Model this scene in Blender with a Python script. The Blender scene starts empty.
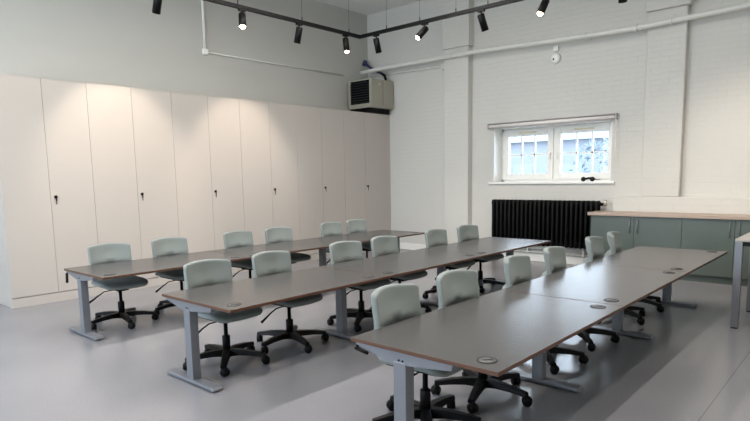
import bpy, bmesh, math, random
from mathutils import Vector, Matrix
random.seed(7)
S = bpy.context.scene
COL = S.collection
PI = math.pi

# ------------------------------------------------------------------ materials
def lin(c):
    def f(v):
        v /= 255.0
        return v / 12.92 if v <= 0.04045 else ((v + 0.055) / 1.055) ** 2.4
    return (f(c[0]), f(c[1]), f(c[2]), 1.0)

def mat(name, rgb, rough=0.5, metal=0.0, spec=0.5, noise=0.0, nscale=40.0, bump=0.0, bscale=200.0, emit=0.0, coat=0.0, sheen=0.0):
    m = bpy.data.materials.new(name)
    m.use_nodes = True
    nt = m.node_tree
    b = nt.nodes['Principled BSDF']
    b.inputs['Base Color'].default_value = lin(rgb)
    b.inputs['Roughness'].default_value = rough
    b.inputs['Metallic'].default_value = metal
    b.inputs['Specular IOR Level'].default_value = spec
    if coat:
        b.inputs['Coat Weight'].default_value = coat
        b.inputs['Coat Roughness'].default_value = 0.15
    if sheen:
        b.inputs['Sheen Weight'].default_value = sheen
    if emit:
        b.inputs['Emission Color'].default_value = lin(rgb)
        b.inputs['Emission Strength'].default_value = emit
    if noise or bump:
        tc = nt.nodes.new('ShaderNodeTexCoord')
    if noise:
        n = nt.nodes.new('ShaderNodeTexNoise')
        n.inputs['Scale'].default_value = nscale
        n.inputs['Detail'].default_value = 4
        nt.links.new(tc.outputs['Object'], n.inputs['Vector'])
        r = nt.nodes.new('ShaderNodeMapRange')
        r.inputs['To Min'].default_value = 1 - noise
        r.inputs['To Max'].default_value = 1 + noise
        nt.links.new(n.outputs['Fac'], r.inputs['Value'])
        mx = nt.nodes.new('ShaderNodeVectorMath')
        mx.operation = 'SCALE'
        mx.inputs[0].default_value = lin(rgb)[:3]
        nt.links.new(r.outputs['Result'], mx.inputs['Scale'])
        nt.links.new(mx.outputs['Vector'], b.inputs['Base Color'])
    if bump:
        n2 = nt.nodes.new('ShaderNodeTexNoise')
        n2.inputs['Scale'].default_value = bscale
        nt.links.new(tc.outputs['Object'], n2.inputs['Vector'])
        bp = nt.nodes.new('ShaderNodeBump')
        bp.inputs['Strength'].default_value = bump
        bp.inputs['Distance'].default_value = 0.004
        nt.links.new(n2.outputs['Fac'], bp.inputs['Height'])
        nt.links.new(bp.outputs['Normal'], b.inputs['Normal'])
    return m

M = {}
M['plaster'] = mat('white_plaster', (186, 186, 181), 0.8, noise=0.02, nscale=1.5, bump=0.05, bscale=12)
M['ceiling'] = mat('ceiling_paint', (225, 225, 222), 0.9)
M['cabinet'] = mat('cabinet_laminate', (185, 179, 173), 0.42, noise=0.01, nscale=3)
M['seam'] = mat('seam_shadow_gap', (70, 66, 62), 0.9)
M['black'] = mat('black_plastic', (6, 6, 7), 0.5, spec=.2, noise=0.1, nscale=30)
M['blackmetal'] = mat('black_powder_coat', (7, 7, 8), 0.5, spec=.2, noise=0.05, nscale=20)
M['radiator'] = mat('black_radiator_paint', (5, 5, 6), 0.5, spec=.18, noise=0.05, nscale=20)
M['silver'] = mat('silver_grey_paint', (126, 129, 136), 0.38, metal=0.35, noise=0.02, nscale=30)
M['chrome'] = mat('lock_metal', (170, 170, 170), 0.25, metal=1.0, noise=0.02)
M['edge'] = mat('brown_edge_band', (90, 60, 43), 0.45, noise=0.08, nscale=25)
M['fabric'] = mat('sage_fabric', (127, 135, 133), 0.85, noise=0.05, nscale=250, bump=0.25, bscale=900, sheen=0.15)
M['grommet'] = mat('grommet_grey', (104, 104, 104), 0.35, metal=0.3, noise=0.02)
M['slot'] = mat('grommet_slot', (30, 30, 32), 0.5, noise=0.02)
M['green'] = mat('sage_cabinet_door', (78, 88, 82), 0.36, noise=0.02, nscale=4)
M['plinth'] = mat('dark_green_plinth', (70, 80, 75), 0.5, noise=0.02)
M['frame'] = mat('white_upvc', (236, 236, 232), 0.3, noise=0.01)
M['pipe'] = mat('white_gloss_pipe', (215, 215, 210), 0.3, noise=0.01)
M['blind'] = mat('blind_grey', (178, 172, 172), 0.5, noise=0.02)
M['blindpale'] = mat('blind_fabric_white', (238, 234, 230), 0.6, noise=0.02)
M['heater'] = mat('cream_heater_casing', (158, 155, 142), 0.45, noise=0.02, nscale=6)
M['grille'] = mat('dark_grille', (52, 54, 58), 0.4, metal=0.5, noise=0.1, nscale=40)
M['navy'] = mat('navy_hose', (42, 52, 92), 0.4, noise=0.05)
M['hightop'] = mat('pale_grey_top', (172, 166, 160), 0.4, noise=0.03, nscale=20)
M['lens'] = mat('lit_lamp_lens', (255, 226, 180), 0.3, emit=30.0)
M['diffuser'] = mat('pendant_diffuser', (255, 250, 242), 0.5, emit=3.0)
M['brass'] = mat('valve_metal', (190, 186, 176), 0.3, metal=0.8, noise=0.02)

def nodes(m):
    nt = m.node_tree
    return nt, nt.nodes['Principled BSDF'], nt.nodes.new('ShaderNodeTexCoord')

def wood(name, c1, c2, rough, axis_scale, spec=0.5):
    m = mat(name, c1, rough, spec=spec)
    nt, b, tc = nodes(m)
    mp = nt.nodes.new('ShaderNodeMapping')
    mp.inputs['Scale'].default_value = axis_scale
    n = nt.nodes.new('ShaderNodeTexNoise')
    n.inputs['Scale'].default_value = 6
    n.inputs['Detail'].default_value = 6
    n.inputs['Roughness'].default_value = 0.65
    r = nt.nodes.new('ShaderNodeValToRGB')
    r.color_ramp.elements[0].position = 0.3
    r.color_ramp.elements[1].position = 0.7
    r.color_ramp.elements[0].color = lin(c1)
    r.color_ramp.elements[1].color = lin(c2)
    nt.links.new(tc.outputs['Object'], mp.inputs['Vector'])
    nt.links.new(mp.outputs['Vector'], n.inputs['Vector'])
    nt.links.new(n.outputs['Fac'], r.inputs['Fac'])
    nt.links.new(r.outputs['Color'], b.inputs['Base Color'])
    return m
M['desk'] = wood('grey_linen_laminate', (71, 69, 69), (74, 72, 72), 0.27, (90, 30, 90), 0.5)
M['worktop'] = wood('pale_wood_worktop', (160, 140, 126), (176, 158, 144), 0.38, (1, 12, 12))

def floor_mat():
    m = mat('grey_vinyl', (150, 151, 156), 0.24, spec=0.6)
    nt, b, tc = nodes(m)
    n = nt.nodes.new('ShaderNodeTexNoise')
    n.inputs['Scale'].default_value = 130
    n.inputs['Detail'].default_value = 3
    n3 = nt.nodes.new('ShaderNodeTexNoise')
    n3.inputs['Scale'].default_value = 1.1
    n3.inputs['Detail'].default_value = 3
    nt.links.new(tc.outputs['Object'], n.inputs['Vector'])
    nt.links.new(tc.outputs['Object'], n3.inputs['Vector'])
    ad = nt.nodes.new('ShaderNodeMath'); ad.operation = 'MULTIPLY_ADD'
    ad.inputs[1].default_value = 0.35
    nt.links.new(n3.outputs['Fac'], ad.inputs[0])
    nt.links.new(n.outputs['Fac'], ad.inputs[2])
    r = nt.nodes.new('ShaderNodeValToRGB')
    r.color_ramp.elements[0].position = 0.45
    r.color_ramp.elements[1].position = 0.95
    r.color_ramp.elements[0].color = lin((120, 120, 124))
    r.color_ramp.elements[1].color = lin((146, 145, 149))
    nt.links.new(ad.outputs[0], r.inputs['Fac'])
    # welded seams between the 2 m vinyl sheets
    sp = nt.nodes.new('ShaderNodeSeparateXYZ')
    nt.links.new(tc.outputs['Object'], sp.inputs[0])
    a = nt.nodes.new('ShaderNodeMath'); a.operation = 'ADD'; a.inputs[1].default_value = 8.91
    nt.links.new(sp.outputs['X'], a.inputs[0])
    md = nt.nodes.new('ShaderNodeMath'); md.operation = 'MODULO'; md.inputs[1].default_value = 16.0
    nt.links.new(a.outputs[0], md.inputs[0])
    lt = nt.nodes.new('ShaderNodeMath'); lt.operation = 'LESS_THAN'; lt.inputs[1].default_value = 0.008
    nt.links.new(md.outputs[0], lt.inputs[0])
    mx = nt.nodes.new('ShaderNodeMix'); mx.data_type = 'RGBA'
    nt.links.new(lt.outputs[0], mx.inputs['Factor'])
    nt.links.new(r.outputs['Color'], mx.inputs[6])
    mx.inputs[7].default_value = lin((108, 108, 110))
    nt.links.new(mx.outputs[2], b.inputs['Base Color'])
    return m
M['floor'] = floor_mat()

def brick_mat():
    m = mat('painted_white_brick', (205, 204, 199), 0.62)
    nt, b, tc = nodes(m)
    sp = nt.nodes.new('ShaderNodeSeparateXYZ')
    cb = nt.nodes.new('ShaderNodeCombineXYZ')
    nt.links.new(tc.outputs['Object'], sp.inputs[0])
    ad = nt.nodes.new('ShaderNodeMath'); ad.operation = 'ADD'
    nt.links.new(sp.outputs['X'], ad.inputs[0]); nt.links.new(sp.outputs['Y'], ad.inputs[1])
    nt.links.new(ad.outputs[0], cb.inputs['X'])
    nt.links.new(sp.outputs['Z'], cb.inputs['Y'])
    br = nt.nodes.new('ShaderNodeTexBrick')
    br.inputs['Scale'].default_value = 1.0
    br.inputs['Brick Width'].default_value = 0.24
    br.inputs['Row Height'].default_value = 0.08
    br.inputs['Mortar Size'].default_value = 0.006
    br.inputs['Mortar Smooth'].default_value = 0.6
    br.inputs['Color1'].default_value = (1, 1, 1, 1)
    br.inputs['Color2'].default_value = (.92, .92, .92, 1)
    br.inputs['Mortar'].default_value = (0, 0, 0, 1)
    nt.links.new(cb.outputs[0], br.inputs['Vector'])
    n = nt.nodes.new('ShaderNodeTexNoise'); n.inputs['Scale'].default_value = 25
    nt.links.new(tc.outputs['Object'], n.inputs['Vector'])
    s = nt.nodes.new('ShaderNodeMath'); s.operation = 'MULTIPLY_ADD'; s.inputs[1].default_value = 0.5
    nt.links.new(n.outputs['Fac'], s.inputs[0]); nt.links.new(br.outputs['Color'], s.inputs[2])
    bp = nt.nodes.new('ShaderNodeBump'); bp.inputs['Strength'].default_value = 0.45; bp.inputs['Distance'].default_value = 0.006
    nt.links.new(s.outputs[0], bp.inputs['Height'])
    nt.links.new(bp.outputs['Normal'], b.inputs['Normal'])
    return m
M['brick'] = brick_mat()

def glass_mat():
    m = bpy.data.materials.new('window_glass'); m.use_nodes = True
    nt = m.node_tree
    nt.nodes.remove(nt.nodes['Principled BSDF'])
    out = nt.nodes['Material Output']
    t = nt.nodes.new('ShaderNodeBsdfTransparent'); t.inputs['Color'].default_value = (.93, .96, .97, 1)
    g = nt.nodes.new('ShaderNodeBsdfGlossy'); g.inputs['Roughness'].default_value = 0.02
    f = nt.nodes.new('ShaderNodeFresnel'); f.inputs['IOR'].default_value = 1.3
    x = nt.nodes.new('ShaderNodeMixShader')
    nt.links.new(f.outputs[0], x.inputs[0]); nt.links.new(t.outputs[0], x.inputs[1]); nt.links.new(g.outputs[0], x.inputs[2])
    nt.links.new(x.outputs[0], out.inputs['Surface'])
    return m
M['glass'] = glass_mat()
M['ground'] = mat('outdoor_paving', (150, 152, 152), 0.9, noise=0.1, nscale=3)
M['render'] = mat('pale_rendered_facade', (100, 104, 112), 0.9, noise=0.08, nscale=2)
M['slate'] = mat('slate_roof', (90, 95, 102), 0.7, noise=0.2, nscale=8)
M['bluepane'] = mat('dark_far_pane', (84, 98, 120), 0.2, noise=0.05)
M['leaf'] = mat('leaf_mass', (88, 98, 104), 0.9, noise=0.4, nscale=9)

# ------------------------------------------------------------------ mesh helpers
def box(bm, x0, x1, y0, y1, z0, z1, mi=0, mx=None):
    co = [(x0, y0, z0), (x1, y0, z0), (x1, y1, z0), (x0, y1, z0), (x0, y0, z1), (x1, y0, z1), (x1, y1, z1), (x0, y1, z1)]
    v = [bm.verts.new(mx @ Vector(c) if mx else c) for c in co]
    fs = []
    for f in ((0, 3, 2, 1), (4, 5, 6, 7), (0, 1, 5, 4), (1, 2, 6, 5), (2, 3, 7, 6), (3, 0, 4, 7)):
        fc = bm.faces.new([v[i] for i in f]); fc.material_index = mi; fs.append(fc)
    return fs

def prism(bm, poly, axis, a0, a1, mi=0):
    """extrude a 2D polygon along axis 0/1/2"""
    def P(p, a):
        return (a, p[0], p[1]) if axis == 0 else ((p[0], a, p[1]) if axis == 1 else (p[0], p[1], a))
    A = [bm.verts.new(P(p, a0)) for p in poly]; B = [bm.verts.new(P(p, a1)) for p in poly]
    n = len(poly)
    fs = [bm.faces.new(A), bm.faces.new(B)]
    for i in range(n):
        fs.append(bm.faces.new((A[i], A[(i + 1) % n], B[(i + 1) % n], B[i])))
    for f in fs: f.material_index = mi
    return fs

def frame_of(d):
    d = Vector(d).normalized()
    u = d.cross(Vector((0, 0, 1)))
    if u.length < 1e-4: u = Vector((1, 0, 0))
    u.normalize()
    return u, d.cross(u).normalized()

def tube(bm, pts, r, n=12, mi=0, caps=True):
    """tube through points; r = radius or list of radii"""
    pts = [Vector(p) for p in pts]
    if not isinstance(r, (list, tuple)): r = [r] * len(pts)
    rings = []
    u = None
    for i, p in enumerate(pts):
        if i == 0: d = pts[1] - pts[0]
        elif i == len(pts) - 1: d = pts[-1] - pts[-2]
        else:
            d = (pts[i] - pts[i - 1]).normalized() + (pts[i + 1] - pts[i]).normalized()
        d.normalize()
        if u is None: u, w = frame_of(d)
        else:
            u = (u - d * u.dot(d)).normalized(); w = d.cross(u).normalized()
        rings.append([bm.verts.new(p + (u * math.cos(2 * PI * k / n) + w * math.sin(2 * PI * k / n)) * r[i]) for k in range(n)])
    for a, b in zip(rings, rings[1:]):
        for k in range(n):
            f = bm.faces.new((a[k], a[(k + 1) % n], b[(k + 1) % n], b[k])); f.material_index = mi; f.smooth = True
    if caps:
        for q in (rings[0], rings[-1]):
            f = bm.faces.new(q); f.material_index = mi

def lathe(bm, prof, c=(0, 0, 0), d=(0, 0, 1), n=24, mi=0):
    """prof: (radius, along) list, revolved round axis d through c"""
    c = Vector(c); d = Vector(d).normalized(); u, w = frame_of(d)
    rings = []
    for r, a in prof:
        rings.append([bm.verts.new(c + d * a + (u * math.cos(2 * PI * k / n) + w * math.sin(2 * PI * k / n)) * max(r, 1e-4)) for k in range(n)])
    for a, b in zip(rings, rings[1:]):
        for k in range(n):
            f = bm.faces.new((a[k], a[(k + 1) % n], b[(k + 1) % n], b[k])); f.material_index = mi; f.smooth = True
    for q in (rings[0], rings[-1]):
        f = bm.faces.new(q); f.material_index = mi

def obj(name, bm, m, parent=None, bevel=0.0, seg=2, smooth=False, loc=None):
    bmesh.ops.recalc_face_normals(bm, faces=bm.faces)
    me = bpy.data.meshes.new(name); bm.to_mesh(me); bm.free()
    for k in (m if isinstance(m, (list, tuple)) else [m]): me.materials.append(k)
    if smooth:
        for p in me.polygons: p.use_smooth = True
    o = bpy.data.objects.new(name, me); COL.objects.link(o)
    if parent: o.parent = parent
    if loc: o.location = loc
    if bevel:
        b = o.modifiers.new('bevel', 'BEVEL'); b.width = bevel; b.segments = seg; b.limit_method = 'ANGLE'; b.angle_limit = math.radians(40)
    return o

def bx(name, x0, x1, y0, y1, z0, z1, m, parent=None, bevel=0.0):
    bm = bmesh.new(); box(bm, x0, x1, y0, y1, z0, z1)
    return obj(name, bm, m, parent, bevel)

def thing(name, label, cat, loc=(0, 0, 0), rz=0.0, group=None):
    o = bpy.data.objects.new(name, None); COL.objects.link(o)
    o.empty_display_size = 0.1
    o.location = loc; o.rotation_euler = (0, 0, rz)
    o['label'] = label; o['category'] = cat
    if group: o['group'] = group
    return o

def tag(o, label, cat, group=None):
    o['label'] = label; o['category'] = cat
    if group: o['group'] = group
    return o

def struct(o, label=None):
    o['kind'] = 'structure'
    if label: o['label'] = label
    return o

def copy_tree(o, parent=None):
    c = o.copy(); COL.objects.link(c)
    if parent: c.parent = parent
    for ch in list(o.children): copy_tree(ch, c)
    return c

# ------------------------------------------------------------------ room shell
RX, FY, CZ = 8.95, -12.0, 4.92            # right wall, wall behind the camera, ceiling
struct(bx('floor', -0.6, RX, FY, 0, -0.2, 0, M['floor']), 'grey speckled vinyl floor')
struct(bx('ceiling', -0.9, RX + .3, FY - .3, .45, CZ, CZ + .2, M['ceiling']), 'white ceiling')
struct(bx('wall_left', -0.9, -0.6, FY - .3, .45, -.2, CZ, M['plaster']), 'smooth white wall above the cabinets')
struct(bx('wall_right', RX, RX + .3, FY - .3, .45, -.2, CZ, M['plaster']), 'white wall')

WX0, WX1, WZ0, WZ1 = 2.46, 4.57, 1.385, 2.36
bm = bmesh.new()                                                       # window wall with its opening
box(bm, -0.6, WX0, 0, .45, -.2, CZ); box(bm, WX1, RX, 0, .45, -.2, CZ)
box(bm, WX0, WX1, 0, .45, -.2, WZ0); box(bm, WX0, WX1, 0, .45, WZ1, CZ)
struct(obj('wall_back', bm, M['brick']), 'white painted brick window wall')
bm = bmesh.new()                                                       # left pilaster with its corbelled top
box(bm, 1.465, 2.004, -.15, 0, 0, 3.87); box(bm, 1.44, 2.03, -.18, 0, 3.87, CZ)
struct(obj('trim_1', bm, M['brick'], bevel=.012), 'white brick pilaster left of the window')
bm = bmesh.new()
box(bm, 5.075, 5.604, -.12, 0, 1.16, 3.86); box(bm, 5.05, 5.645, -.16, 0, 3.86, CZ)
struct(obj('trim_2', bm, M['brick'], bevel=.015), 'white brick pilaster above the counter')
struct(bx('trim_3', 4.66, RX, -.14, 0, 0, 1.16, M['brick'], bevel=.012), 'thicker dado part of the window wall')
struct(bx('baseboard_back', -0.0, 4.45, -.03, 0, 0, .13, M['frame'], bevel=.006), 'white skirting board')
struct(bx('baseboard_left', -.6, -.575, FY, -7.215, 0, .12, M['frame'], bevel=.005), 'white skirting board on the left wall')

# wall behind the camera with two tall daylight windows
FW = [(-0.3, 2.1), (2.6, 5.0)]
bm = bmesh.new()
xs = [-0.6]
for a, b in FW: xs += [a, b]
xs.append(RX)
for i in range(0, len(xs), 2): box(bm, xs[i], xs[i + 1], FY - .3, FY, -.2, CZ)
for a, b in FW:
    box(bm, a, b, FY - .3, FY, -.2, 1.0); box(bm, a, b, FY - .3, FY, 3.7, CZ)
struct(obj('wall_front', bm, M['plaster']), 'white wall with tall windows')
for i, (a, b) in enumerate(FW):
    w = thing('window_%d' % (i + 2), 'tall white framed window in the wall opposite the brick wall', 'window', ((a + b) / 2, FY - .18, 1.0))
    del w['category']; struct(w)
    hw = (b - a) / 2
    bm = bmesh.new()
    for x0, x1, z0, z1 in ((-hw, -hw + .07, 0, 2.7), (hw - .07, hw, 0, 2.7), (-hw, hw, 0, .07), (-hw, hw, 2.63, 2.7), (-.03, .03, .07, 2.63), (-hw, hw, 1.32, 1.38)):
        box(bm, x0, x1, -.04, .04, z0, z1)
    obj('window_frame', bm, M['frame'], w)
    bx('pane', -hw + .05, hw - .05, -.006, .006, .05, 2.65, M['glass'], w)
    bx('window_sill', -hw, hw, .04, .24, -.03, 0.0, M['frame'], w)

# the window of the photograph
w = thing('window_1', 'white two-casement window with glazing bars in the brick wall', 'window', (WX0, .30, WZ0)); del w['category']; struct(w)
W_, H_ = WX1 - WX0, WZ1 - WZ0
bm = bmesh.new()
for x0, x1, z0, z1 in ((0, .05, 0, H_), (W_ - .05, W_, 0, H_), (0, W_, 0, .05), (0, W_, H_ - .05, H_), (1.0, 1.06, .05, H_ - .05)):
    box(bm, x0, x1, 0, .08, z0, z1)
obj('window_frame', bm, M['frame'], w, bevel=.004)
for sx0, sx1, hx in ((.045, 1.015, .965), (1.045, W_ - .045, 1.095)):
    z0, z1 = .045, H_ - .045
    bm = bmesh.new(); t = .105
    box(bm, sx0, sx0 + t, -.03, .05, z0, z1); box(bm, sx1 - t, sx1, -.03, .05, z0, z1)
    box(bm, sx0 + t, sx1 - t, -.03, .05, z0, z0 + t); box(bm, sx0 + t, sx1 - t, -.03, .05, z1 - t, z1)
    sash = obj('casement', bm, M['frame'], w, bevel=.005)
    bm = bmesh.new()
    gx0, gx1, gz0, gz1 = sx0 + t, sx1 - t, z0 + t, z1 - t
    for k in (1, 2):
        x = gx0 + (gx1 - gx0) * k / 3; box(bm, x - .012, x + .012, 0, .024, gz0, gz1)
    zc = (gz0 + gz1) / 2; box(bm, gx0, gx1, 0, .024, zc - .013, zc + .013)
    obj('glazing_bars', bm, M['frame'], sash)
    bx('pane', gx0 - .01, gx1 + .01, .008, .016, gz0 - .01, gz1 + .01, M['glass'], sash)
    bm = bmesh.new(); box(bm, hx - .014, hx + .014, -.05, -.03, zc - .04, zc + .04); box(bm, hx - .01, hx + .01, -.07, -.05, zc - .09, zc + .02)
    obj('handle', bm, M['frame'], sash, bevel=.004)
    bm = bmesh.new(); box(bm, (sx0 + sx1) / 2 - .17, (sx0 + sx1) / 2 + .17, -.042, -.03, z1 - .06, z1 - .035)
    obj('trickle_vent', bm, mat('vent_cream', (222, 212, 178), .5), sash, bevel=.003)
bm = bmesh.new(); box(bm, 0, .012, -.298, 0, .006, H_); box(bm, W_ - .012, W_, -.298, 0, .006, H_); box(bm, .012, W_ - .012, -.298, 0, H_ - .012, H_)
obj('reveal_lining', bm, M['frame'], w)
bm = bmesh.new(); box(bm, 2.37 - WX0, 4.64 - WX0, -.34, -.30, -.03, 0.006); box(bm, 0, W_, -.30, 0, -.03, 0.006)
obj('window_sill', bm, M['frame'], w, bevel=.006)

bl = thing('roller_blind', 'rolled up pale roller blind in a grey cassette above the window', 'blind', (3.51, -.045, 2.36))
bm = bmesh.new(); box(bm, -1.12, 1.12, -.035, .04, .072, .09); obj('cassette_rail', bm, M['blind'], bl, bevel=.008)
bm = bmesh.new(); tube(bm, [(-1.12, 0, .035), (1.12, 0, .035)], .03, 14); obj('fabric_roll', bm, M['blindpale'], bl)
bm = bmesh.new(); box(bm, -1.12, 1.12, -.03, .02, -.012, .0); obj('bottom_bar', bm, M['blind'], bl, bevel=.005)
for sx in (-1, 1):
    bm = bmesh.new(); box(bm, sx * 1.135 - .012, sx * 1.135 + .012, -.04, .045, -.012, .09); obj('end_bracket', bm, M['blind'], bl, bevel=.004)
bm = bmesh.new(); tube(bm, [(1.14, -.02, .03), (1.145, -.03, -.4), (1.14, -.02, -.7)], .004, 6); obj('pull_cord', bm, M['blindpale'], bl)

g = thing('headset', 'small black headset with a thin arm lying on the window sill', 'headset', (4.2, .12, WZ0 + .006))
bm = bmesh.new()
tube(bm, [(-.13 + .0, 0, .02), (-.11, .01, .035), (-.05, .02, .05), (.02, .02, .055), (.07, .01, .04)], [.012, .018, .02, .02, .015], 10)
obj('headband', bm, M['black'], g)
for x, y in ((-.1, -.03), (.05, -.035)):
    bm = bmesh.new(); lathe(bm, [(.02, 0), (.036, .006), (.04, .02), (.034, .034), (.015, .04)], (x, y, .036), (.2, -1, .1), 16)
    obj('ear_pad', bm, M['black'], g)
bm = bmesh.new(); tube(bm, [(.06, -.05, .035), (.12, -.06, .03), (.18, -.05, .035)], .006, 8); obj('boom_arm', bm, M['black'], g)

# outside
struct(bx('ground', -20, 30, .45, 40, -.6, -.4, M['ground']), 'pale paving outside')
b = thing('house', 'pale house with slate roof seen blurred through the window', 'house', (-3.2, 14, -.4))
bx('wall', -7, 5, 0, 6, 0, 3.4, M['render'], b)
bm = bmesh.new(); prism(bm, [(-.3, 3.3), (6.3, 3.3), (3, 5.6)], 0, -7.2, 5.2); obj('roof', bm, M['slate'], b)
for x in (-5.8, -3.6, -1.4, .8, 3.0):
    f = bx('window', x, x + 1.0, -.03, .02, 1.35, 2.4, M['render'], b); bx('pane', x + .08, x + .92, -.04, -.03, 1.43, 2.32, M['bluepane'], f)
t = thing('tree', 'hazy grey green tree outside behind the right window pane', 'tree', (1.2, 9.5, -.4))
bm = bmesh.new(); tube(bm, [(0, 0, 0), (.05, 0, 1.2), (0, .05, 2.0)], [.13, .1, .06], 8); obj('trunk', bm, M['leaf'], t)
bm = bmesh.new()
for k in range(260):
    a, r, z = random.uniform(0, 2 * PI), random.uniform(0, 1) ** .5 * 1.25, random.uniform(1.2, 3.0)
    r *= math.sqrt(max(.05, 1 - ((z - 2.0) / 1.1) ** 2))
    mx = Matrix.Translation((r * math.cos(a), r * math.sin(a), z)) @ Matrix.Rotation(random.uniform(0, 6), 4, Vector((random.random(), random.random(), random.random() + .1)).normalized()) @ Matrix.Scale(random.uniform(.08, .17), 4)
    vs = [bm.verts.new(mx @ Vector(c)) for c in ((-1, 0, 0), (0, -.5, .1), (1, 0, 0), (0, .5, .1))]; bm.faces.new(vs)
obj('foliage', bm, M['leaf'], t)

# ------------------------------------------------------------------ white storage cabinets along the left wall
CE = [-7.21, -6.141, -4.953, -3.773, -2.582, -1.393, -.197]
CS = [-6.678, -5.547, -4.352, -3.178, -1.982, -.795]
ordn = ['first', 'second', 'third', 'fourth', 'fifth', 'sixth']
CABL = ['leftmost tall white two-door storage cabinet, with an exposed end panel',
        'second tall white two-door storage cabinet from the left',
        'third tall white storage cabinet from the left, between two pools of light',
        'fourth tall white storage cabinet from the left, under the middle pool of warm light',
        'fifth tall white storage cabinet from the left, second from the brick wall corner',
        'tall white storage cabinet nearest the brick wall, below the cream fan heater']
CH = 2.805
for i in range(6):
    y0, y1, ys = CE[i], CE[i + 1], CS[i]
    c = thing('storage_cabinet', CABL[i], 'cabinet', (-.3, (y0 + y1) / 2, 0), 0, 'tall white cabinets along the left wall')
    cy = (y0 + y1) / 2
    bx('carcass', -.28, .278, y0 - cy + .001, y1 - cy - .001, .121, CH, M['cabinet'], c)
    bx('plinth', -.28, .292, y0 - cy + .001, y1 - cy - .001, .0, .12, M['cabinet'], c, bevel=.002)
    for a, bb in ((y0, ys), (ys, y1)):
        d = bx('door', .279, .30, a - cy + .0018, bb - cy - .0018, .128, CH - .003, M['cabinet'], c, bevel=.0015)
        if a == ys:
            bm = bmesh.new(); lathe(bm, [(.018, 0), (.02, .004), (.012, .014), (.01, .02)], (.30, a - cy + .06, 1.34), (1, 0, 0), 14)
            lk = obj('lock', bm, M['black'], d)
            bm = bmesh.new(); box(bm, .316, .321, a - cy + .045, a - cy + .075, 1.325, 1.36); box(bm, .317, .32, a - cy + .054, a - cy + .07, 1.285, 1.325)
            obj('key', bm, M['black'], lk, bevel=.0015)
            bm = bmesh.new(); box(bm, .3172, .3195, a - cy + .055, a - cy + .066, 1.25, 1.285); obj('key_tag', bm, M['chrome'], lk)
struct(bx('trim_5', -.59, -.012, -.195, -.001, 0, CH, M['cabinet']), 'white filler panel in the corner')

# ------------------------------------------------------------------ fan heater on the cabinets, pipes
h = thing('fan_heater', 'cream fan heater with dark grille on top of the corner cabinet', 'heater', (-.18, -.375, CH + .001))
bx('casing', -.32, .31, -.355, .345, .095, .66, M['heater'], h, bevel=.01)
bx('casing_seam', .305, .313, .0, .006, .15, .64, M['seam'], h)
bm = bmesh.new(); box(bm, -.24, .26, -.364, -.350, .18, .63); gr = obj('grille', bm, M['blackmetal'], h)
bm = bmesh.new()
for k in range(9):
    z = .2 + k * .048
    mx = Matrix.Translation((0, -.372, z)) @ Matrix.Rotation(math.radians(35), 4, 'X')
    box(bm, -.24, .25, -.012, .012, -.003, .003, 0, mx)
obj('louvre', bm, M['grille'], gr)
bm = bmesh.new()
for x in (-.28, .14):
    box(bm, x, x + .06, -.33, .33, 0, .096)
box(bm, -.3, .22, -.3, .3, .06, .097)
obj('support_frame', bm, M['blackmetal'], h)
bx('badge', .3095, .3125, -.12, -.09, .55, .57, M['frame'], h)
hs = thing('water_hose', 'navy blue hose with black elbow joining the fan heater to the white pipe', 'hose', (-.2, -.14, 3.47))
bm = bmesh.new(); tube(bm, [(-.36, .0, .44), (-.22, -.01, .34), (-.03, -.02, .24), (.12, -.03, .17)], .026, 12); obj('hose', bm, M['navy'], hs)
bm = bmesh.new(); tube(bm, [(.12, -.03, .17), (.2, -.03, .12), (.24, -.03, .04), (.24, -.03, -.003)], .03, 12); obj('elbow', bm, M['black'], hs)
bm = bmesh.new(); tube(bm, [(-.395, .0, .40), (-.33, .0, .49)], .045, 10); obj('end_collar', bm, M['navy'], hs)

pp = thing('heating_pipe', 'thick white pipe running across the brick wall above the window', 'pipe', (0, -.21, 3.65))
bm = bmesh.new(); tube(bm, [(-.44, -.19, .01), (-.12, -.13, .04), (.15, -.04, .068), (.45, 0, .075), (2.28, 0, .072), (4.4, 0, .0), (5.0, 0, -.006), (6.36, 0, .033), (RX - .01, 0, .1)], .04, 14); obj('pipe_run', bm, M['pipe'], pp)
for x, dz, yy in ((1.7, .072, .06), (4.2, .005, .2), (4.95, -.006, .2), (5.42, .006, .09), (7.4, .06, .2)):
    bm = bmesh.new(); tube(bm, [(x - .012, 0, dz), (x + .012, 0, dz)], .052, 14); box(bm, x - .012, x + .012, 0, yy, dz - .012, dz + .012); obj('pipe_clip', bm, M['pipe'], pp)
pc = thing('conduit', 'thin white conduit on the brick wall just under the thick pipe', 'conduit', (0, -.03, 3.6))
bm = bmesh.new(); tube(bm, [(-.55, 0, .05), (0, 0, .035), (1.35, 0, .0), (1.44, 0, 0)], .018, 8); obj('conduit_tube', bm, M['pipe'], pc)
bm = bmesh.new(); box(bm, 1.34, 1.42, -.03, .03, -.05, .05); obj('junction_box', bm, M['pipe'], pc, bevel=.006)
cl = thing('wall_conduit', 'white conduit dropping down the left wall then running towards the fan heater', 'conduit', (-.575, -3.98, 3.59))
bm = bmesh.new(); tube(bm, [(0, 0, CZ - 3.59), (0, 0, .02)], .024, 10); obj('vertical_tube', bm, M['pipe'], cl)
bm = bmesh.new(); tube(bm, [(0, .03, 0), (0, 3.2, 0)], .012, 8); obj('horizontal_tube', bm, M['pipe'], cl)
bm = bmesh.new(); box(bm, -.02, .035, -.045, .045, -.045, .045); obj('elbow_box', bm, M['frame'], cl, bevel=.008)

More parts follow.
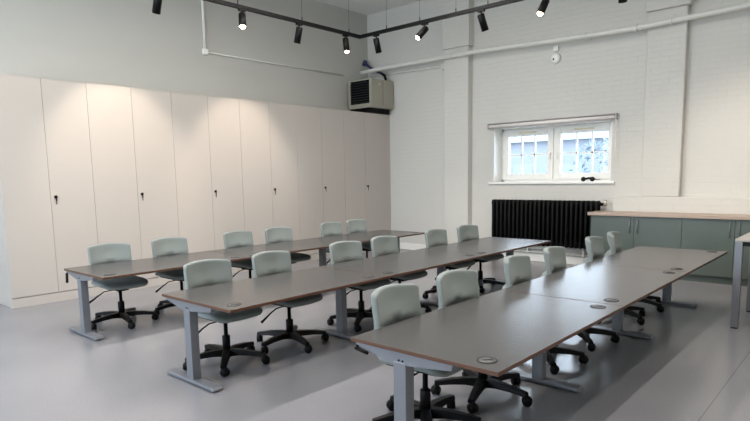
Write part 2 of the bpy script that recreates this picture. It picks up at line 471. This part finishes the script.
al = thing('alarm_sounder', 'round white alarm sounder with small square box above it on the brick wall', 'alarm', (3.623, 0, 3.43))
bm = bmesh.new(); lathe(bm, [(.085, 0), (.085, .03), (.072, .055), (.05, .065), (.02, .07)], (0, -.001, 0), (0, -1, 0), 28); obj('sounder_body', bm, M['frame'], al)
bm = bmesh.new(); lathe(bm, [(.018, 0), (.016, .01)], (-.02, -.064, -.02), (0, -1, 0), 10); obj('sounder_port', bm, M['black'], al)
bm = bmesh.new(); box(bm, -.042, .042, -.045, -.001, .115, .195); obj('junction_box', bm, M['frame'], al, bevel=.008)
bm = bmesh.new(); tube(bm, [(0, -.02, .09), (0, -.02, .12)], .012, 8); obj('link_tube', bm, M['pipe'], al)

# ------------------------------------------------------------------ radiator
r = thing('column_radiator', 'black column radiator under the window', 'radiator', (2.55, -.17, 0))
bm = bmesh.new()
NS, PX = 24, .0805
for k in range(NS):
    x = .04 + k * PX
    for yy in (-.05, 0.0, .05):
        tube(bm, [(x, yy, .3), (x, yy, .33), (x, yy, 1.06), (x, yy, 1.085)], [.02, .028, .028, .02], 10)
    box(bm, x - .03, x + .03, -.07, .07, .335, .40)
    box(bm, x - .03, x + .03, -.07, .07, 1.0, 1.06)
obj('column_sections', bm, M['radiator'], r, bevel=.008)
bm = bmesh.new(); tube(bm, [(.0, 0, 1.03), (.04 + NS * PX + .02, 0, 1.03)], .022, 10); tube(bm, [(0, 0, .37), (.04 + NS * PX, 0, .37)], .022, 10); obj('manifold', bm, M['radiator'], r)
for k in (0, NS - 1):
    bm = bmesh.new(); x = .04 + k * PX; box(bm, x - .022, x + .022, -.06, -.02, 0, .34); box(bm, x - .022, x + .022, .02, .06, 0, .34); obj('foot', bm, M['radiator'], r)
bm = bmesh.new(); tube(bm, [(.04 + NS * PX, 0, 1.03), (.04 + NS * PX + .05, 0, 1.03)], .02, 10); tube(bm, [(.04 + NS * PX + .04, 0, 1.0), (.04 + NS * PX + .04, 0, 1.10)], .024, 10); obj('valve', bm, M['brass'], r)
sk = thing('heating_pipes_at_skirting', 'pair of white pipes running low along the brick wall under the radiator', 'pipe', (1.0, -.07, .0))
for z in (.17, .24):
    bm = bmesh.new(); tube(bm, [(1.06, 0, z), (3.4, 0, z)], .016, 8); obj('pipe_run', bm, M['pipe'], sk)
for x in (1.2, 2.2, 3.2):
    bm = bmesh.new(); box(bm, x - .012, x + .012, -.02, .035, .145, .265); obj('pipe_clip', bm, M['pipe'], sk)

# ------------------------------------------------------------------ green base units and worktop
UX = [4.50, 5.775, 7.05, 8.325]
UL = ['sage green two-door base unit beside the radiator, its left end exposed',
      'sage green two-door base unit behind the tall side table, right of the first unit',
      'sage green base unit farthest right under the pale worktop']
for i in range(3):
    x0, x1 = UX[i], UX[i + 1]
    u = thing('base_unit', UL[i], 'cabinet', ((x0 + x1) / 2, -.37, 0), 0, 'sage green base units under the worktop')
    hw = (x1 - x0) / 2
    bx('carcass', -hw + .001, hw - .001, -.2, .225, .1, .885, M['green'], u)
    bx('plinth', -hw + .001, hw - .001, -.17, .2, 0, .1, M['plinth'], u)
    for s in (-1, 1):
        a, bb = (-hw, 0) if s < 0 else (0, hw)
        d = bx('door', a + .002, bb - .002, -.222, -.201, .105, .88, M['green'], u, bevel=.002)
        hx = s * .055
        bm = bmesh.new(); tube(bm, [(hx, -.225, .85), (hx, -.252, .85), (hx, -.252, .65), (hx, -.225, .65)], .006, 8); obj('handle', bm, M['silver'], d)
wk = tag(bx('worktop', 4.46, 8.33, -.63, -.141, .886, .93, M['worktop'], None, bevel=.004), 'long pale wood worktop over the sage green units', 'worktop')

# ------------------------------------------------------------------ bench desks
HD, LD, WD = .65, 1.664, .9174
def grommet(par, x, y):
    bm = bmesh.new(); lathe(bm, [(.041, .0005), (.042, .0035), (.048, .0035), (.051, .0005)], (x, y, HD), (0, 0, 1), 28)
    q = obj('cable_grommet', bm, M['slot'], par)
    bm = bmesh.new(); lathe(bm, [(.0005, .002), (.041, .002), (.041, .0005)], (x, y, HD), (0, 0, 1), 28)
    obj('grommet_cap', bm, M['grommet'], q)
    bm = bmesh.new(); box(bm, -.024, .03, -.008, .008, .0, .0036, 0, Matrix.Translation((x, y, HD)) @ Matrix.Rotation(.9, 4, 'Z')); obj('slot', bm, M['slot'], q)

def make_bench(x, y, label, cranks):
    b = thing('bench_desk', label, 'desk', (x, y, 0), 0, 'three long bench desks')
    for k in range(3):
        bm = bmesh.new()
        fs = box(bm, 0, WD, k * LD + .006, (k + 1) * LD - .006, HD - .021, HD)
        for f in fs:
            f.normal_update(); f.material_index = 0 if abs(f.normal.z) > .5 else 1
        tp = obj('tabletop', bm, [M['desk'], M['edge']], b, bevel=.0012, seg=1)
        grommet(tp, .79, k * LD + .125); grommet(tp, .79, (k + 1) * LD - .125)
    for k in range(4):
        yc = k * LD + (.047 if k == 0 else (-.047 if k == 3 else -.03))
        bm = bmesh.new(); box(bm, .30, .383, yc - .035, yc + .035, .036, HD - .075); box(bm, .312, .371, yc - .024, yc + .024, HD - .08, HD - (.03 if k in (0, 3) else .055))
        lg = obj('leg', bm, M['silver'], b, bevel=.004)
        # tapered carrying arm under the top
        bm = bmesh.new()
        ht = HD - (.0215 if k in (0, 3) else .05)
        prism(bm, [(.03, ht), (.03, HD - .055 if k in (1, 2) else HD - .036), (.27, HD - .088), (.39, HD - .088), (.66, HD - .056), (.67, ht)], 1, yc - .03, yc + .03)
        arm = obj('top_bracket', bm, M['silver'], lg, bevel=.003)
        bm = bmesh.new()
        for dx in (.335, .36):
            lathe(bm, [(.006, 0), (.006, .003), (.003, .004)], (dx, yc - .03, HD - .066), (0, -1, 0), 8)
        obj('screws', bm, M['black'], arm)
        bm = bmesh.new()
        prism(bm, [(.01, .01), (.01, .024), (.03, .037), (.64, .037), (.66, .024), (.66, .01)], 1, yc - .045, yc + .045)
        ft = obj('foot', bm, M['silver'], lg, bevel=.006)
        bm = bmesh.new()
        bm.free()
        for dx in (.05, .62):
            bm = bmesh.new(); lathe(bm, [(.022, 0), (.022, .007), (.012, .012)], (dx, yc, .001), (0, 0, 1), 12)
            obj('levelling_pad', bm, M['black'], lg)
    bm = bmesh.new(); box(bm, .32, .365, .12, 3 * LD - .12, HD - .07, HD - .0215); obj('beam', bm, M['silver'], b)
    if cranks == 'hang':
        bm = bmesh.new(); tube(bm, [(.05, .03, HD - .027), (.05, .015, HD - .05)], .009, 8); tube(bm, [(.06, .01, HD - .045), (.075, .0, HD - .14)], .013, 10); obj('crank_handle', bm, M['black'], b)
    elif cranks == 'fold':
        bm = bmesh.new(); tube(bm, [(.035, .03, HD - .027), (.035, .02, HD - .062)], .007, 8); tube(bm, [(.03, .015, HD - .058), (.12, .012, HD - .068)], .010, 10); obj('crank_handle', bm, M['black'], b)
    return b
X1, X2, X3 = 1.6288, 3.6921, 5.7009
Y1, Y2, Y3 = -7.178, -7.217, -7.181
make_bench(X1, Y1, 'long grey-topped bench desk nearest the white storage cabinets', 'hang')
make_bench(X2, Y2, 'middle of the three long grey-topped bench desks', None)
make_bench(X3, Y3, 'long grey-topped bench desk nearest the camera, beside the tall side table', 'fold')

# ------------------------------------------------------------------ task chairs
def rrect(hw, hh, rad, n=7):
    """rounded rectangle outline"""
    pts = []
    for cx, cy, a0 in ((hw - rad, hh - rad, 0), (-hw + rad, hh - rad, 90), (-hw + rad, -hh + rad, 180), (hw - rad, -hh + rad, 270)):
        for k in range(n + 1):
            a = math.radians(a0 + 90 * k / n); pts.append((cx + rad * math.cos(a), cy + rad * math.sin(a)))
    # straight runs get extra points so bending stays smooth
    out = []
    for i, p in enumerate(pts):
        q = pts[(i + 1) % len(pts)]
        L = math.hypot(q[0] - p[0], q[1] - p[1]); m = max(1, int(L / .04))
        for j in range(m): out.append((p[0] + (q[0] - p[0]) * j / m, p[1] + (q[1] - p[1]) * j / m))
    return out

def pad(bm, hw, hh, rad, thick, bend, power=5.0):
    """cushion: rounded rectangle in (u,v) with rounded rim of the given thickness, bent by bend(u,v,w)"""
    ol = rrect(hw, hh, rad)
    rs = [.12, .3, .48, .65, .8, .9, .96, .99, 1.0]
    def ring(r, side):
        w = thick / 2 * (max(0, 1 - r ** (power * 2))) ** .5 * side
        return [bm.verts.new(bend(p[0] * r, p[1] * r, w)) for p in ol]
    fr = [ring(r, 1) for r in rs]; bk = [ring(r, -1) for r in rs[:-1]]
    n = len(ol)
    seq = fr + bk[::-1]
    for a, b in zip(seq, seq[1:]):
        for k in range(n):
            bm.faces.new((a[k], a[(k + 1) % n], b[(k + 1) % n], b[k]))
    bm.faces.new(fr[0]); bm.faces.new(bk[0])
    for f in bm.faces: f.smooth = True

def sstep(a, b, x):
    t = min(1, max(0, (x - a) / (b - a))); return t * t * (3 - 2 * t)

def make_chair():
    c = thing('task_chair', '', 'chair')
    # seat: waterfall front, rounded corners
    bm = bmesh.new()
    def sb(u, v, w):
        x = .025 + u; z = .445 + w - .018 * sstep(.12, .27, x) + .012 * (v / .24) ** 2
        return (x, v * (1 - .06 * sstep(.0, .25, x)), z)
    pad(bm, .235, .24, .08, .05, sb, 10.0)
    obj('seat', bm, M['fabric'], c)
    # backrest: upright panel, hollow towards the sitter, tucked in below the lumbar fold
    bm = bmesh.new()
    def bb(u, v, w):
        z = .638 + v
        taper = 1 - .10 * (1 - sstep(.42, .53, z))
        y = u * taper
        x = -.25 - w * .9 + .07 * (u / .222) ** 2 - .10 * (z - .5) + .03 * math.exp(-((z - .66) / .06) ** 2) * max(0, 1 - .9 * (u / .222) ** 2)
        x -= .05 * (1 - sstep(.60, .65, z)) * max(0, 1 - .9 * (u / .222) ** 2)
        z += .018 * (1 - (u / .222) ** 2) * sstep(.6, .85, z)
        return (x, y, z)
    pad(bm, .222, .195, .02, .056, bb, 40.0)
    obj('backrest', bm, M['fabric'], c)
    # black pan, back bar and tilt mechanism
    bm = bmesh.new()
    box(bm, -.17, .19, -.17, .17, .404, .418); box(bm, -.1, .09, -.06, .06, .365, .405)
    obj('seat_pan', bm, M['black'], c, bevel=.01)
    bm = bmesh.new(); tube(bm, [(-.1, 0, .386), (-.22, 0, .388), (-.30, 0, .42), (-.315, 0, .52)], [.02, .02, .018, .016], 10); obj('back_bar', bm, M['black'], c)
    bm = bmesh.new(); tube(bm, [(.02, -.05, .38), (.02, -.17, .375), (.0, -.22, .34), (-.01, -.32, .275)], [.006, .006, .007, .012], 8); obj('lever', bm, M['black'], c)
    bm = bmesh.new(); lathe(bm, [(.033, .07), (.033, .235), (.03, .24), (.017, .242), (.017, .366)], n=16); obj('gas_column', bm, M['black'], c)
    # five star base
    bm = bmesh.new(); lathe(bm, [(.045, .062), (.052, .07), (.05, .105), (.034, .12)], n=20)
    R = .32
    for k in range(5):
        a = 2 * PI * k / 5; mx = Matrix.Rotation(a, 4, 'Z')
        sec = [(.03, .04, .068, .128), (.12, .036, .08, .126), (.22, .031, .078, .116), (R + .016, .025, .066, .096)]
        rings = []
        for x, hw, z0, z1 in sec:
            rings.append([bm.verts.new(mx @ Vector(q)) for q in ((x, -hw, z0), (x, hw, z0), (x, hw * .7, z1), (x, -hw * .7, z1))])
        for p, q in zip(rings, rings[1:]):
            for j in range(4): bm.faces.new((p[j], p[(j + 1) % 4], q[(j + 1) % 4], q[j]))
        bm.faces.new(rings[0]); bm.faces.new(rings[-1])
    base = obj('star_base', bm, M['black'], c, bevel=.004)
    for k in range(5):
        a = 2 * PI * k / 5; px, py = R * math.cos(a), R * math.sin(a)
        yaw = a + random.uniform(-1.5, 1.5)
        ca, sa = math.cos(yaw), math.sin(yaw)
        bm = bmesh.new()
        ax = Vector((-sa, ca, 0)); off = Vector((ca, sa, 0)) * .014
        ctr = Vector((px, py, .0322)) + off
        for s in (-1, 1):
            lathe(bm, [(.01, .004), (.030, .005), (.032, .009), (.032, .02), (.028, .027), (.01, .028)], ctr, ax * s, 16)
        lathe(bm, [(.012, 0), (.012, .05)], (px, py, .022), (0, 0, 1), 10)
        # hood over the wheels
        lathe(bm, [(.034, -.014), (.0355, 0), (.034, .014)], ctr + Vector((0, 0, .006)), ax, 14)
        obj('castor', bm, M['black'], base)
    return c

def spin_base(c, ang):
    for ch in c.children:
        if ch.name.startswith('star_base'): ch.rotation_euler = (0, 0, ang)

BY = {1: [-6.679, -5.958, -4.987, -4.332, -3.296, -2.735],
      2: [-6.745, -6.064, -5.093, -4.45, -3.445, -2.72],
      3: [-6.682, -6.012, -5.066, -4.325, -3.28, -2.63]}
RXX = {1: X1, 2: X2, 3: X3}
BASEA = {(1, 1): 54, (1, 2): 18, (1, 3): 18, (1, 4): 18, (1, 5): 18, (2, 2): 18, (2, 3): 18, (2, 4): 18, (2, 5): 18, (3, 2): 18, (3, 3): 18, (3, 4): 44, (3, 5): 43, (2, 0): -40, (2, 1): -16, (1, 0): -8, (3, 0): 20, (3, 1): -70}
ROW = {1: 'at the cabinet-side bench desk', 2: 'at the middle bench desk', 3: 'at the front bench desk'}
POS = ['first from the near end', 'second from the near end', 'third from the near end', 'fourth from the near end', 'second from the far end', 'last at the far end']
proto = make_chair()
first = True
for rw in (1, 2, 3):
    for i, y in enumerate(BY[rw]):
        c = proto if first else copy_tree(proto)
        first = False
        c.location = (RXX[rw] + .145 - ([0, 0, .015, .02, .045, .05][i] if rw == 3 else 0), y, 0)
        c.rotation_euler = (0, 0, math.radians(([2, -3, 1, 3, -2, 2][(i + rw) % 6]) + ([0, 0, 3, 4, 8, 9][i] if rw == 3 else 0)))
        c['label'] = 'sage green swivel chair %s, %s' % (ROW[rw], POS[i])
        c['category'] = 'chair'; c['group'] = 'sage green chairs tucked along the bench desks'
        spin_base(c, math.radians(BASEA.get((rw, i), random.uniform(-36, 36))))

# ------------------------------------------------------------------ tall table at the right edge
t = thing('tall_table', 'tall pale-topped table with square silver legs at the right edge', 'table', (6.815, -3.01, 0))
TW, TD, TH = 1.6, .92, .876
bx('tabletop', 0, TW, 0, TD, TH - .022, TH, M['hightop'], t, bevel=.002)
bm = bmesh.new(); box(bm, .065, TW - .065, .005, .055, TH - .065, TH - .023); box(bm, .065, TW - .065, TD - .055, TD - .005, TH - .065, TH - .023)
box(bm, .005, .055, .065, TD - .065, TH - .065, TH - .023); box(bm, TW - .055, TW - .005, .065, TD - .065, TH - .065, TH - .023)
obj('under_frame', bm, M['blackmetal'], t)
for x in (.0, TW - .066):
    for y in (.0, TD - .066):
        lg = bx('leg', x + .001, x + .065, y + .001, y + .065, .012, TH - .023, M['silver'], t, bevel=.003)
        bx('foot_pad', x + .006, x + .06, y + .006, y + .06, .0, .012, M['black'], lg)

# ------------------------------------------------------------------ track lighting
TZ, TX, TY = 3.7, 1.48, -2.48
tk = thing('lighting_track', 'black L-shaped lighting track hanging on thin wires', 'lighting track', (TX, TY, TZ))
bx('track_arm', -.022, .022, -8.0, .022, 0, .05, M['blackmetal'], tk, bevel=.003)
bx('track_arm', .023, 6.6, -.022, .022, 0, .05, M['blackmetal'], tk, bevel=.003)
for x, y in ((0, -7.2), (0, -5.0), (0, -3.4), (0, -2.3), (0, -1.21), (0, -.25), (.55, 0), (1.18, 0), (1.80, 0), (2.3, 0), (3.6, 0), (4.9, 0), (6.2, 0)):
    bm = bmesh.new(); tube(bm, [(x, y, .05), (x, y, CZ - TZ - .002)], .0018, 6); tube(bm, [(x, y, .05), (x, y, .1)], .007, 6); obj('suspension_wire', bm, M['blackmetal'], tk)

def spot(x, y, d, label, lit_to_camera, energy, angle, blend=.6, beam=None):
    s = thing('track_spotlight', label, 'spotlight', (x, y, TZ - .001), 0, 'black spotlights on the lighting track')
    bm = bmesh.new(); box(bm, -.02, .02, -.05, .05, -.022, 0) if abs(x - TX) < .01 else box(bm, -.05, .05, -.02, .02, -.022, 0)
    obj('track_adapter', bm, M['blackmetal'], s)
    bm = bmesh.new(); tube(bm, [(0, 0, -.02), (0, 0, -.085)], .011, 10); obj('stem', bm, M['blackmetal'], s)
    d = Vector(d).normalized()
    piv = Vector((0, 0, -.085))
    a = piv - d * .035; L = .22
    bm = bmesh.new()
    lathe(bm, [(.012, -.004), (.04, 0), (.047, .008), (.047, L), (.040, L), (.036, L - .03), (.001, L - .03)], a, d, 28)
    hd = obj('lamp_head', bm, M['blackmetal'], s)
    bm = bmesh.new()
    if lit_to_camera: lathe(bm, [(.001, .022), (.016, .018), (.028, .008), (.036, -.004), (.036, -.012)], a + d * (L - .004), d, 24)
    else: lathe(bm, [(.001, 0), (.028, .001), (.034, .0), (.034, -.004)], a + d * (L - .024), d, 24)
    obj('lens', bm, M['lens'], hd)
    ld = bpy.data.lights.new('spot_lamp', 'SPOT'); ld.energy = energy; ld.spot_size = math.radians(angle); ld.spot_blend = blend
    ld.color = (1.0, .84, .68); ld.shadow_soft_size = .03
    lo = bpy.data.objects.new('spot_lamp', ld); COL.objects.link(lo); lo.parent = s
    lo.location = a + d * (L + .03)
    lo.rotation_euler = (Vector(beam).normalized() if beam else d).to_track_quat('-Z', 'Y').to_euler()
E_W, E_D = 105, 60
W1 = (-.8, -.02, -1)
spot(TX, -5.87, (-.5, .04, -1), 'black spotlight at the left end of the track, cut by the top of the picture', 0, E_W, 66, .6, (-.82, .06, -1))
spot(TX, -4.72, (.5, -.35, -1), 'glowing spotlight on the left arm of the track, leftmost of the lit ones', 1, E_D, 60)
spot(TX, -3.75, (-.3, -.02, -1), 'black spotlight on the left arm, between two glowing ones, aimed at the cabinets', 0, E_W, 66, .6, W1)
spot(TX, -2.81, (.26, -.14, -1), 'glowing spotlight on the left arm, close to the corner of the track', 1, E_D, 60)
spot(1.82, TY, (.05, .25, -1), 'black spotlight just right of the corner of the track, aimed straight down', 0, E_D, 80)
spot(2.75, TY, (-.25, -.75, -.8), 'glowing spotlight on the right arm, tilted left in front of the brick pilaster', 1, E_D, 60)
spot(3.68, TY, (.12, .45, -1), 'black spotlight on the right arm, between two glowing ones, aimed at the window wall', 0, E_D, 90)
spot(4.58, TY, (-.1, -.55, -.85), 'glowing spotlight on the right arm, farthest right of the lit ones', 1, E_D, 60)
spot(5.5, TY, (.02, .06, -1), 'black spotlight at the right of the track, only its tip showing at the top edge', 0, 80, 80, 1.0, (.3, .75, -.9))
spot(6.6, TY, (.2, .85, -.8), 'unseen black spotlight added at the far right of the track for a warm wall wash', 0, 90, 80, 1.0)  # unseen lamp, added to warm the wall right of the pilaster

# ------------------------------------------------------------------ linear pendants over the aisle (above the frame), the left one added as fill
def pendant(x, y0, y1, label, energy):
    p = thing('linear_pendant_light', label, 'pendant light', (x, (y0 + y1) / 2, 4.55), 0, 'linear pendant lights')
    L = (y1 - y0) / 2
    bx('housing', -.05, .05, -L, L, .0, .07, M['silver'], p, bevel=.005)
    bx('diffuser', -.04, .04, -L + .02, L - .02, -.006, -.0005, M['diffuser'], p)
    for y in (-L + .4, L - .4):
        bm = bmesh.new(); tube(bm, [(0, y, .07), (0, y, CZ - 4.55)], .003, 6); obj('suspension_wire', bm, M['silver'], p)
    ld = bpy.data.lights.new('pendant_glow', 'AREA'); ld.shape = 'RECTANGLE'; ld.size = .08; ld.size_y = 2 * L - .1; ld.energy = energy; ld.color = (1.0, .945, .885)
    lo = bpy.data.objects.new('pendant_glow', ld); COL.objects.link(lo); lo.parent = p; lo.location = (0, 0, -.012)
    lu = bpy.data.lights.new('added_uplight', 'AREA'); lu.shape = 'RECTANGLE'; lu.size = .08; lu.size_y = 2 * L - .1; lu.energy = energy * .22; lu.color = (1.0, .945, .885)  # upward fill light added to brighten the ceiling
    lo = bpy.data.objects.new('added_uplight', lu); COL.objects.link(lo); lo.parent = p; lo.location = (0, 0, .075); lo.rotation_euler = (PI, 0, 0)
pendant(7.55, -10.5, -3.0, 'long linear pendant light on the right side of the room', 50)
pendant(6.42, -10.5, -3.0, 'long linear pendant light above the bench desk nearest the camera', 95)
pendant(2.9, -10.5, -3.0, 'unseen linear pendant light added to brighten the left side of the room', 215)  # unseen lamp, added to lift the floor brightness on the left

# ------------------------------------------------------------------ daylight
wd = bpy.data.worlds.new('World'); S.world = wd; wd.use_nodes = True
nt = wd.node_tree; bg = nt.nodes['Background']
tc = nt.nodes.new('ShaderNodeTexCoord'); sp = nt.nodes.new('ShaderNodeSeparateXYZ'); rp = nt.nodes.new('ShaderNodeValToRGB')
nt.links.new(tc.outputs['Generated'], sp.inputs[0]); nt.links.new(sp.outputs['Z'], rp.inputs['Fac'])
rp.color_ramp.elements[0].color = (.84, .91, 1.0, 1); rp.color_ramp.elements[1].color = (.6, .76, 1.0, 1)
nt.links.new(rp.outputs['Color'], bg.inputs['Color']); bg.inputs['Strength'].default_value = 11.0
def portal(name, loc, rot, sx, sy):
    ld = bpy.data.lights.new(name, 'AREA'); ld.shape = 'RECTANGLE'; ld.size = sx; ld.size_y = sy; ld.cycles.is_portal = True
    o = bpy.data.objects.new(name, ld); COL.objects.link(o); o.location = loc; o.rotation_euler = rot
for a, b in FW: portal('window_portal', ((a + b) / 2, FY - .31, 2.35), (math.radians(90), 0, 0), b - a, 2.7)
portal('window_portal', ((WX0 + WX1) / 2, .46, (WZ0 + WZ1) / 2), (math.radians(-90), 0, 0), W_, H_)

# ------------------------------------------------------------------ camera
cx, cy, cz, yaw, pitch, roll, f, pcy = 7.8508, -9.3756, 1.5272, -.7268, .1241, -.017, 571.6461, 248.0377
fw = Vector((math.sin(yaw) * math.cos(pitch), math.cos(yaw) * math.cos(pitch), -math.sin(pitch)))
rt = Vector((math.cos(yaw), -math.sin(yaw), 0)); up = rt.cross(fw)
r2 = rt * math.cos(roll) + up * math.sin(roll); u2 = -rt * math.sin(roll) + up * math.cos(roll)
cd = bpy.data.cameras.new('Camera'); co = bpy.data.objects.new('Camera', cd); COL.objects.link(co)
co.matrix_world = Matrix(((r2.x, u2.x, -fw.x, cx), (r2.y, u2.y, -fw.y, cy), (r2.z, u2.z, -fw.z, cz), (0, 0, 0, 1)))
cd.sensor_width = 36; cd.lens = f * 36 / 750; cd.shift_y = (pcy - 210.5) / 750
cd.clip_start = .05
S.camera = co

S.view_settings.view_transform = 'Standard'
S.view_settings.look = 'None'
S.view_settings.exposure = 0.22
S.view_settings.gamma = 1.0
S.view_settings.use_curve_mapping = False
S.cycles.max_bounces = 10; S.cycles.diffuse_bounces = 5
S.cycles.sample_clamp_indirect = 6
